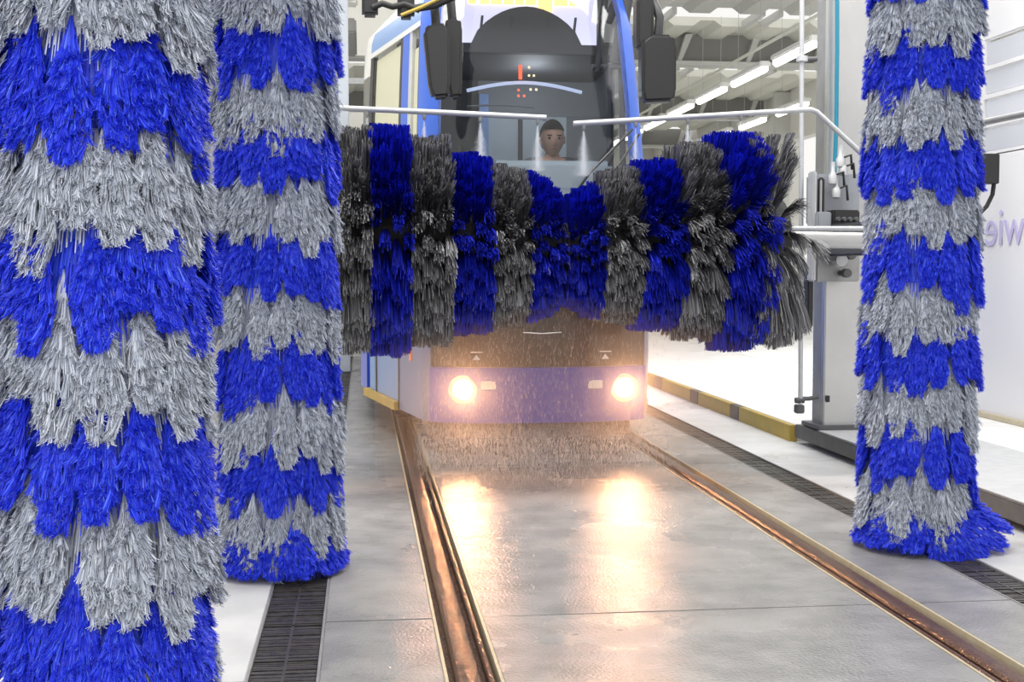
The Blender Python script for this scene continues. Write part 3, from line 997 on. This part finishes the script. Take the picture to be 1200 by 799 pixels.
# ------------------------------------------------------------------ driver
def skin_mesh(name, joints, edges, m, sub=2):
    me = bpy.data.meshes.new(name)
    me.from_pydata([j[:3] for j in joints], edges, [])
    o = bpy.data.objects.new(name, me)
    C.objects.link(o)
    md = o.modifiers.new('skin', 'SKIN')
    md.use_smooth_shade = True
    for i, j in enumerate(joints):
        rx = j[3]
        ry = j[4] if len(j) > 4 else rx
        me.skin_vertices[0].data[i].radius = (rx, ry)
    me.skin_vertices[0].data[0].use_root = True
    sb = o.modifiers.new('sub', 'SUBSURF')
    sb.levels = sb.render_levels = sub
    dg_ = bpy.context.evaluated_depsgraph_get()
    ev = o.evaluated_get(dg_)
    vs = [v.co[:] for v in ev.data.vertices]
    fs = [list(p.vertices) for p in ev.data.polygons]
    bpy.data.objects.remove(o)
    return vs, fs


def head_geo(cx, cy, cz):
    """head facing -y, 0.235 high"""
    vs, fs = [], []
    nu, nv = 28, 22
    for j in range(nv + 1):
        ph = PI * j / nv
        zc = math.cos(ph)
        for i in range(nu):
            th = 2 * PI * i / nu
            dx, dy = math.sin(th), -math.cos(th)
            r = math.sin(ph)
            x, y_, z = dx * r * 0.077, dy * r * 0.098, zc * 0.118
            if z < 0:                       # jaw narrows towards the chin
                k = -z / 0.118
                x *= 1 - 0.34 * k
                if dy > 0: y_ *= 1 - 0.35 * k
                else: y_ *= 1 - 0.05 * k
            if dy < 0:
                f = max(0, -dy) ** 6
                nz = math.exp(-((z + 0.022) / 0.022) ** 2)
                if abs(x) < 0.02: y_ -= 0.024 * f * nz * (1 - abs(x) / 0.02)
                for e in (-0.03, 0.03):     # eye sockets
                    y_ += 0.010 * math.exp(-((x - e) / 0.014) ** 2 - ((z - 0.004) / 0.012) ** 2)
                y_ -= 0.005 * math.exp(-((z - 0.026) / 0.010) ** 2)    # brow
                y_ -= 0.006 * math.exp(-((z + 0.095) / 0.018) ** 2 - (x / 0.02) ** 2)
            vs.append((cx + x, cy + y_, cz + z))
    for j in range(nv):
        for i in range(nu):
            i2 = (i + 1) % nu
            fs.append((j * nu + i, j * nu + i2, (j + 1) * nu + i2, (j + 1) * nu + i))
    return vs, fs


hp = at(647, 164, TY + 0.98)
dx, dy, dz = hp.x, hp.y, hp.z
drv = empty('person', (dx, dy, 0), label='man in dark jacket driving, seen through the wet windscreen', cat='person')
o_ = Vector((dx, dy, 0))
SZ = dz - 0.40      # shoulder-base offset
J = [(0, 0.06, dz - 0.86, 0.15, 0.12), (0, 0.05, dz - 0.62, 0.14, 0.11), (0, 0.03, dz - 0.32, 0.16, 0.11), (0, 0.02, dz - 0.17, 0.11, 0.08), (0, 0.005, dz - 0.115, 0.052), (0, 0.0, dz - 0.06, 0.05),
     (-0.20, 0.03, dz - 0.19, 0.058), (-0.25, -0.02, dz - 0.52, 0.045), (-0.17, -0.28, dz - 0.55, 0.034), (-0.15, -0.36, dz - 0.54, 0.030),
     (0.20, 0.03, dz - 0.19, 0.058), (0.25, -0.02, dz - 0.52, 0.045), (0.17, -0.28, dz - 0.55, 0.034), (0.15, -0.36, dz - 0.54, 0.030),
     (-0.11, -0.02, dz - 0.88, 0.09), (-0.13, -0.40, dz - 0.86, 0.065), (-0.13, -0.42, 0.46, 0.04), (-0.13, -0.52, 0.42, 0.035),
     (0.11, -0.02, dz - 0.88, 0.09), (0.13, -0.40, dz - 0.86, 0.065), (0.13, -0.42, 0.46, 0.04), (0.13, -0.52, 0.42, 0.035)]
E = [(0, 1), (1, 2), (2, 3), (3, 4), (4, 5), (3, 6), (6, 7), (7, 8), (8, 9), (3, 10), (10, 11), (11, 12), (12, 13), (0, 14), (14, 15), (15, 16), (16, 17), (0, 18), (18, 19), (19, 20), (20, 21)]
bvs, bfs = skin_mesh('body', J, E, M['skin'])
body = MB().add(bvs, bfs)
hv, hf = head_geo(0, -0.01, dz)
body.add(hv, hf)
for s in (-1, 1):                           # ears and hands with fingers
    body.lathe([(0.004, -0.006), (0.018, -0.004), (0.020, 0.004), (0.006, 0.008)], 12, 'x', (s * 0.080, 0.0, dz - 0.005))
    hx, hy, hz = s * 0.15, -0.37, dz - 0.54
    for q, ln in enumerate((0.068, 0.076, 0.072, 0.056)):
        fx = hx + s * (-0.030 + 0.020 * q)
        body.tube([(fx, hy, hz), (fx, hy - 0.055, hz + 0.012), (fx, hy - 0.055 - ln * 0.6, hz - 0.004), (fx, hy - 0.05 - ln * 0.7, hz - 0.03)], 0.009, 8)
    body.tube([(hx - s * 0.02, hy, hz), (hx - s * 0.055, hy - 0.025, hz + 0.004), (hx - s * 0.06, hy - 0.055, hz)], 0.010, 8)
body.build('body', M['skin'], drv, True)
jv, jf = skin_mesh('jacket', [(a, b, c, *[r + 0.016 for r in rr]) for (a, b, c, *rr) in [J[i] for i in (0, 1, 2, 3, 6, 7, 8, 10, 11, 12)]], [(0, 1), (1, 2), (2, 3), (3, 4), (4, 5), (5, 6), (3, 7), (7, 8), (8, 9)], M['jacket'])
tag(MB().add(jv, jf).build('jacket', M['jacket'], drv, True), 'dark grey jacket')
tv, tf = skin_mesh('trousers', [(a, b, c, *[r + 0.012 for r in rr]) for (a, b, c, *rr) in [J[i] for i in (0, 14, 15, 16, 18, 19, 20)]], [(0, 1), (1, 2), (2, 3), (0, 4), (4, 5), (5, 6)], M['jacket'])
MB().add(tv, tf).build('trousers', M['jacket'], drv, True)
hvs = [(x * 1.11, (y_ + 0.01) * 1.09 - 0.002, dz + (z - dz) * 1.09 + 0.004) for x, y_, z in hv]
keepf = []
for f in hf:
    c = [sum(hv[i][k] for i in f) / 4 for k in range(3)]
    if c[2] - dz > 0.048 or (c[1] > 0.0 and c[2] - dz > -0.05):
        keepf.append(f)
MB().add(hvs, keepf).build('hair', M['hair'], drv, True)
for s in (-1, 1):
    MB().lathe([(0.003, -0.006), (0.008, -0.003), (0.009, 0.004)], 10, 'y', (s * 0.03, -0.094, dz + 0.002)).build('eye', M['eye'], drv)
    MB().bbox(s * 0.03 - 0.016, s * 0.03 + 0.016, -0.108, -0.094, dz + 0.017, dz + 0.023, 0.002).build('eyebrow', M['hair'], drv)
MB().tube([(-0.022, -0.088, dz - 0.060), (0, -0.098, dz - 0.058), (0.022, -0.088, dz - 0.060)], 0.005, 8).build('mouth', M['lips'], drv)
seat = empty('driver_seat'); seat.parent = tram
s0 = o_ - tw
MB().bbox(s0.x - 0.24, s0.x + 0.24, s0.y - 0.30, s0.y + 0.18, dz - 1.08, dz - 0.985, 0.03).build('seat_cushion', M['interior_dark'], seat)
MB().bbox(s0.x - 0.22, s0.x + 0.22, s0.y + 0.20, s0.y + 0.30, dz - 0.98, dz - 0.22, 0.04).build('seat_backrest', M['interior_dark'], seat)
MB().bbox(s0.x - 0.06, s0.x + 0.06, s0.y - 0.06, s0.y + 0.06, 0.36, dz - 1.08, 0.01).build('seat_pedestal', M['interior_dark'], seat)
d = bpy.data.lights.new('cab_fill_light', 'POINT')  # unseen light added to brighten the cab interior
d.energy, d.shadow_soft_size, d.color = 7, 0.12, (0.9, 0.95, 1.0)
o = bpy.data.objects.new('cab_fill_light', d); o.location = (0.1, 1.15, 2.25); o.parent = tram; C.objects.link(o)

# ------------------------------------------------------------------ washing machine: columns, plinth, pipes
def on(px, py, Y):
    return at(px, py, Y)


plinth = empty('machine_plinth', (2.70, 3.0, 0), label='long dark steel plinth on the floor carrying the wash column', cat='plinth')
MB().bbox(0.0, 0.80, -3.6, 4.66, 0.035, 0.118, 0.006).build('plinth_beam', M['plinth'], plinth)
MB().bbox(0.02, 0.78, -3.5, 4.3, 0.118, 0.124, 0.002).build('top_plate', M['galv'], plinth)
for k in range(5):
    MB().box(0.2, 0.6, -3.2 + k * 1.8, -3.0 + k * 1.8, 0.0, 0.04).build('plinth_foot', M['dark_steel'], plinth)

col = empty('wash_column', (0, 0, 0), label='tall brushed steel wash column standing on the plinth at right', cat='column')
CY = 7.35
pL, pR = on(967, 300, CY).x, on(1003, 300, CY).x
MB().bbox(pL, pL + 0.02, CY + 0.04, CY + 0.19, 0.118, 4.6, 0.004).build('column_side', M['steel_dull'], col)
MB().bbox(pL, pR + 0.06, CY - 0.01, CY + 0.05, 0.118, 4.6, 0.006).build('column_face', M['steel'], col)
MB().bbox(pR + 0.062, pR + 0.10, CY - 0.03, CY + 0.19, 0.118, 4.6, 0.004).build('column_side', M['steel'], col)
pp = on(969, 467, CY)
MB().bbox(pL + 0.01, pL + 0.035, CY - 0.02, CY - 0.01, pp.z - 0.02, pp.z + 0.02, 0.003).build('column_bolt', M['dark'], col)
MB().bbox(pL - 0.05, pR + 0.12, CY - 0.06, CY + 0.24, 0.124, 0.150, 0.004).build('base_plate', M['dark_steel'], col)
pc = on(1000, 300, CY)
tag(MB().tube([on(981, -60, CY - 0.06), on(981, 60, CY - 0.06), on(980, 150, CY - 0.06), on(978, 202, CY - 0.06)], 0.0125, 10).build('water_hose', M['teal'], None, True), 'teal hose running down the front of the steel column', 'hose')

# carriage with valves and boxes on the column
car = empty('roller_carriage', (0, 0, 0), label='grey roller carriage with valves and boxes beside the steel column', cat='machine')


def boxpx(name, px0, px1, py0, py1, Y, dep, m, parent, bev=0.008):
    a, b = on(px0, py1, Y), on(px1, py0, Y)
    return MB().bbox(a.x, b.x, Y, Y + dep, a.z, b.z, bev).build(name, m, parent)


boxpx('carriage_plate', 958, 1008, 204, 262, 7.10, 0.20, M['grey_box'], car)
boxpx('guide_rail', 952, 958, 200, 330, 7.02, 0.10, M['galv'], car)
boxpx('guide_slot', 959, 967, 208, 262, 7.06, 0.03, M['dark'], car)
boxpx('guide_rail', 961, 964, 210, 256, 7.03, 0.02, M['steel'], car)
boxpx('valve_box', 958, 975, 248, 268, 6.98, 0.10, M['grey_box'], car)
boxpx('valve_block', 977, 1008, 246, 268, 6.96, 0.14, M['dark'], car)
for k in range(4):
    c = on(982 + 7 * k, 257, 6.95)
    MB().lathe([(0.010, -0.02), (0.014, -0.01), (0.014, 0.01)], 12, 'y', c).build('valve_knob', M['dark_steel'], car)
boxpx('lower_plate', 956, 1008, 290, 330, 7.12, 0.16, M['steel_dull'], car)
for (px, py, r) in ((983, 305, 0.035), (995, 298, 0.028), (990, 320, 0.024), (972, 300, 0.026)):
    c = on(px, py, 7.05)
    MB().lathe([(r, -0.05), (r * 1.1, -0.04), (r * 1.1, 0.0), (r * 0.7, 0.01), (r * 0.7, 0.08)], 16, 'y', c).build('pipe_fitting', M['galv'] if r > 0.03 else M['dark_steel'], car, True)
boxpx('dark_slot', 946, 954, 312, 384, 7.10, 0.08, M['dark'], car)
for (px, py) in ((985, 186), (980, 222), (988, 196), (976, 206)):
    c = on(px, py, 7.05)
    MB().lathe([(0.010, -0.05), (0.024, -0.045), (0.026, 0.0), (0.012, 0.02), (0.012, 0.08)], 14, 'z', c).build('hose_valve', M['galv'] if py % 2 == 0 else M['dark'], car, True)
    MB().tube([c, c + Vector((0.05, -0.03, 0.02)), c + Vector((0.07, 0.0, -0.06))], 0.008, 8).build('valve_pipe', M['dark'], car, True)

# arm carrying the right roller
arm = empty('roller_arm'); arm.parent = car
a, b = on(912, 279, RY), on(1022, 281, RY)
MB().cyl(a, b, 0.048, 24).build('arm_tube', M['steel'], arm, True)
a2, b2 = on(918, 268, RY - 0.02), on(1022, 268, RY - 0.02)
MB().cyl(a2, b2, 0.014, 14).build('arm_rod', M['galv'], arm, True)
MB().cyl(on(907, 280, RY), on(922, 280, RY), 0.062, 24, 0.05).build('arm_coupling', M['dark_steel'], arm, True)
MB().bbox(b.x - 0.02, b.x + 0.10, RY - 0.07, 7.14, b.z - 0.08, b.z + 0.10, 0.01).build('arm_bracket', M['dark_steel'], arm)

# thin vertical pole with elbow joint
pole = empty('sensor_pole', (0, 0, 0), label='thin vertical steel pole left of the column, ending above the raised floor', cat='pole')
PY = 7.30
MB().cyl(on(940, -80, PY), on(938, 473, PY), 0.014, 12).build('pole_tube', M['galv'], pole, True)
MB().tube([on(938, 467, PY), on(948, 467, PY + 0.02), on(958, 465, PY + 0.04)], 0.013, 10).build('pole_bracket', M['dark_steel'], pole, True)
MB().cyl(on(932, 469, PY), on(942, 469, PY), 0.018, 12).build('pole_clamp', M['dark_steel'], pole, True)
MB().bbox(on(932, 480, PY).x, on(941, 480, PY).x, PY - 0.03, PY + 0.03, on(936, 484, PY).z, on(936, 474, PY).z, 0.005).build('pole_foot', M['dark_steel'], pole)
MB().cyl(on(940, 70, PY), on(957, 69, PY), 0.016, 10).build('pole_bracket', M['dark_steel'], pole, True)
MB().lathe([(0.014, -0.02), (0.034, -0.015), (0.034, 0.015), (0.014, 0.02)], 14, 'z', on(940, 69, PY)).build('pole_clamp', M['galv'], pole, True)

# spray pipes with nozzles and their sprays
SY = 6.62
g = random.Random(12)
svs = []
sfs = []
for k in range(5200):
    t = g.random() ** 0.65
    l = t * 0.24
    rr = (0.003 + 0.036 * t) * abs(g.gauss(0, 0.85))
    th = g.uniform(0, 2 * PI)
    c = Vector((rr * math.cos(th), rr * math.sin(th) * 0.6, -l))
    s = g.uniform(0.0006, 0.0013)
    n = len(svs)
    svs += [(c.x - s, c.y, c.z), (c.x + s, c.y, c.z), (c.x, c.y + s, c.z), (c.x, c.y, c.z + 3.2 * s)]
    sfs += [(n, n + 1, n + 2), (n, n + 1, n + 3), (n + 1, n + 2, n + 3), (n, n + 2, n + 3)]
spray_me = bpy.data.meshes.new('water_spray')
spray_me.from_pydata(svs, [], sfs)
spray_me.materials.append(M['spray'])


def spray_pipe(pts, Y, nozzles, label, where):
    root = empty('spray_pipe', (0, 0, 0), label=label, cat='pipe')
    P3 = [on(x, y_, Y) for x, y_ in pts]
    MB().tube(P3, 0.0145, 12).build('pipe', M['galv'], root, True)
    for i, (x, y_) in enumerate(nozzles):
        c = on(x, y_, Y)
        MB().lathe([(0.007, 0.02), (0.010, 0.0), (0.010, -0.016), (0.005, -0.026)], 10, 'z', c - Vector((0, 0, 0.012))).build('nozzle', M['steel_dull'], root, True)
        s = inst('water_spray', spray_me, None, c - Vector((0, 0, 0.04)), (0, 0, i * 1.3))
        tag(s, 'white spray fan under the %s nozzle of the %s' % (ordn[i], where), 'water', 'spray fans below the nozzles', 'stuff')


ordn = ['first', 'second', 'third', 'fourth']
spray_pipe([(385, 126), (520, 132), (640, 138)], SY, [(430, 129), (497, 132), (563, 135), (630, 138)], 'straight grey sprayer pipe at left, ending in front of the driver', 'left sprayer pipe')
spray_pipe([(672, 145), (800, 137.5), (940, 129), (950, 128.5), (957, 131), (985, 157), (1012, 182)], SY, [(684, 144), (745, 141), (806, 137), (868, 133)], 'bent grey sprayer pipe at right, angled down to the column', 'right sprayer pipe')

# black hose bundle at the top left of the tram
hose = empty('hose_bundle', (0, 0, 0), label='black hose and joint above the left side windows of the tram', cat='hose')
HY = 7.0
boxpx('hose_clamp', 424, 443, -12, 17, HY, 0.10, M['dark'], hose, 0.015)
MB().tube([on(436, 9, HY), on(448, 4, HY), on(460, 8, HY), on(474, 5, HY), on(492, 12, HY)], 0.018, 10).build('hose', M['rubber'], hose, True)
boxpx('hose_joint', 466, 486, -10, 20, HY, 0.10, M['dark'], hose, 0.02)
MB().tube([on(470, 18, HY - 0.02), on(495, 8, HY - 0.02), on(520, -4, HY - 0.02)], 0.010, 8).build('hose', M['kerb_yellow'], hose, True)
MB().tube([on(486, 10, HY), on(510, 6, HY), on(535, -6, HY)], 0.022, 10).build('hose', M['rubber'], hose, True)

# column behind the two left brushes
lc = empty('brush_column', (0, 0, 0), label='beige steel column standing between the two left brushes', cat='column')
LY = 5.15
a, b = on(222, 400, LY), on(275, 400, LY)
MB().bbox(a.x, b.x, LY, LY + 0.22, 0.0, 4.6, 0.008).build('column_face', M['beige'], lc)
boxpx('switch_box', 247, 262, 312, 342, LY - 0.05, 0.05, M['dark'], lc, 0.004)
MB().bbox(a.x - 0.05, b.x + 0.05, LY - 0.05, LY + 0.27, 0.0, 0.02, 0.004).build('base_plate', M['dark_steel'], lc)

# ------------------------------------------------------------------ screen wall behind the right brush
scr = empty('wall_right_screen', (4.15, 0, 0), kind='structure')
sy0, sy1 = 4.6, 9.9
MB().bbox(0, 0.04, sy0, sy1, 0.10, 1.86, 0.005).build('screen_panel', M['screen_white'], scr)
MB().bbox(0, 0.04, sy0, sy1, 2.62, 4.6, 0.005).build('screen_panel', M['screen_white'], scr)
for k in range(4):
    z0 = 1.86 + k * 0.19
    for j in range(6):
        y0 = sy0 + j * 0.885
        MB().bbox(0.012, 0.03, y0 + 0.03, y0 + 0.86, z0 + 0.02, z0 + 0.17, 0.003).build('screen_pane', M['screen_pane'], scr)
    MB().box(0.0, 0.04, sy0, sy1, z0 - 0.012, z0 + 0.016).build('screen_bar', M['screen_white'], scr)
for j in range(7):
    y0 = sy0 + j * 0.885
    MB().box(-0.002, 0.042, y0 - 0.015, y0 + 0.025, 1.86, 2.62).build('screen_bar', M['screen_white'], scr)
MB().bbox(-0.03, 0.06, sy0, sy1, 0.10, 0.135, 0.004).build('screen_sill', M['caulk'], scr)
tc = bpy.data.curves.new('lettering', 'FONT')
tc.body = 'wie'
tc.size = 0.36
tc.extrude = 0.003
tc.materials.append(M['lilac'])
to = bpy.data.objects.new('lettering', tc)
C.objects.link(to)
to.parent = scr
# seen from behind the print: mirrored along its reading direction
pz = at(1175, 287, 7.9)
to.matrix_local = Matrix(((0, 0, -1, -0.006), (1, 0, 0, 7.55), (0, 1, 0, 1.25), (0, 0, 0, 1)))
to['label'] = 'mirrored lilac letters'
# door opener bar, black box and cable in front of the screen
bar = tag(MB().cyl(on(1120, 150, 6.0), on(1260, 121, 5.0), 0.016, 12).build('guide_bar', M['steel_dull'], None, True), 'grey bar slanting past the right brush at the frame edge', 'bar')
bx = empty('sensor_box', (0, 0, 0), label='small black box with a cable right of the right brush', cat='box')
boxpx('sensor_housing', 1149, 1172, 180, 215, 6.3, 0.08, M['dark'], bx, 0.004)
MB().tube([on(1165, 213, 6.33), on(1163, 228, 6.33), on(1156, 242, 6.33), on(1146, 252, 6.33), on(1120, 262, 6.33)], 0.012, 8).build('sensor_cable', M['rubber'], bx, True)
MB().tube([on(1150, 200, 6.36), on(1120, 200, 6.36), Vector((pR + 0.08, 7.33, on(1120, 200, 6.36).z))], 0.012, 8).build('sensor_bracket', M['dark_steel'], bx)

# ------------------------------------------------------------------ falling water in front of and under the nose
g = random.Random(21)
vs, fs = [], []
for k in range(26000):
    low = g.random() < 0.78
    x = XC + g.gauss(-0.12, 0.45 if low else 0.5)
    yy = TY - abs(g.gauss(0, 0.42)) + 0.02
    if low:
        yy += g.uniform(-0.1, 0.5)
    z = g.random() ** 1.2 * (0.21 if low else 1.0)
    if abs(x - XC) > 0.72:
        continue
    l = g.uniform(0.008, 0.036)
    w = g.uniform(0.0004, 0.0009)
    tx = g.uniform(-0.25, 0.25) * l
    n = len(vs)
    vs += [(x - w, yy, z), (x + w, yy, z), (x, yy + 2 * w, z), (x + tx, yy, z + l)]
    fs += [(n, n + 1, n + 3), (n + 1, n + 2, n + 3), (n, n + 2, n + 3)]
me = bpy.data.meshes.new('falling_water')
me.from_pydata(vs, [], fs)
me.materials.append(M['drops'])
o = inst('falling_water', me)
tag(o, 'falling wash water lit orange by the headlights below the tram nose', 'water', None, 'stuff')

# mist around the nose: a real volume of fine droplets
mm = bpy.data.materials.new('mist')
mm.use_nodes = True
nt = mm.node_tree
nt.nodes.clear()
oo = nt.nodes.new('ShaderNodeOutputMaterial')
vp = nt.nodes.new('ShaderNodeVolumeScatter')
vp.inputs['Density'].default_value = 0.27
vp.inputs['Anisotropy'].default_value = 0.45
nt.links.new(vp.outputs[0], oo.inputs['Volume'])
mist = MB().bbox(XC - 0.95, XC + 0.95, TY - 1.0, TY + 0.01, 0.01, 0.95, 0.05).build('mist', mm)
tag(mist, 'fine glowing mist around the two headlights', 'mist', None, 'stuff')
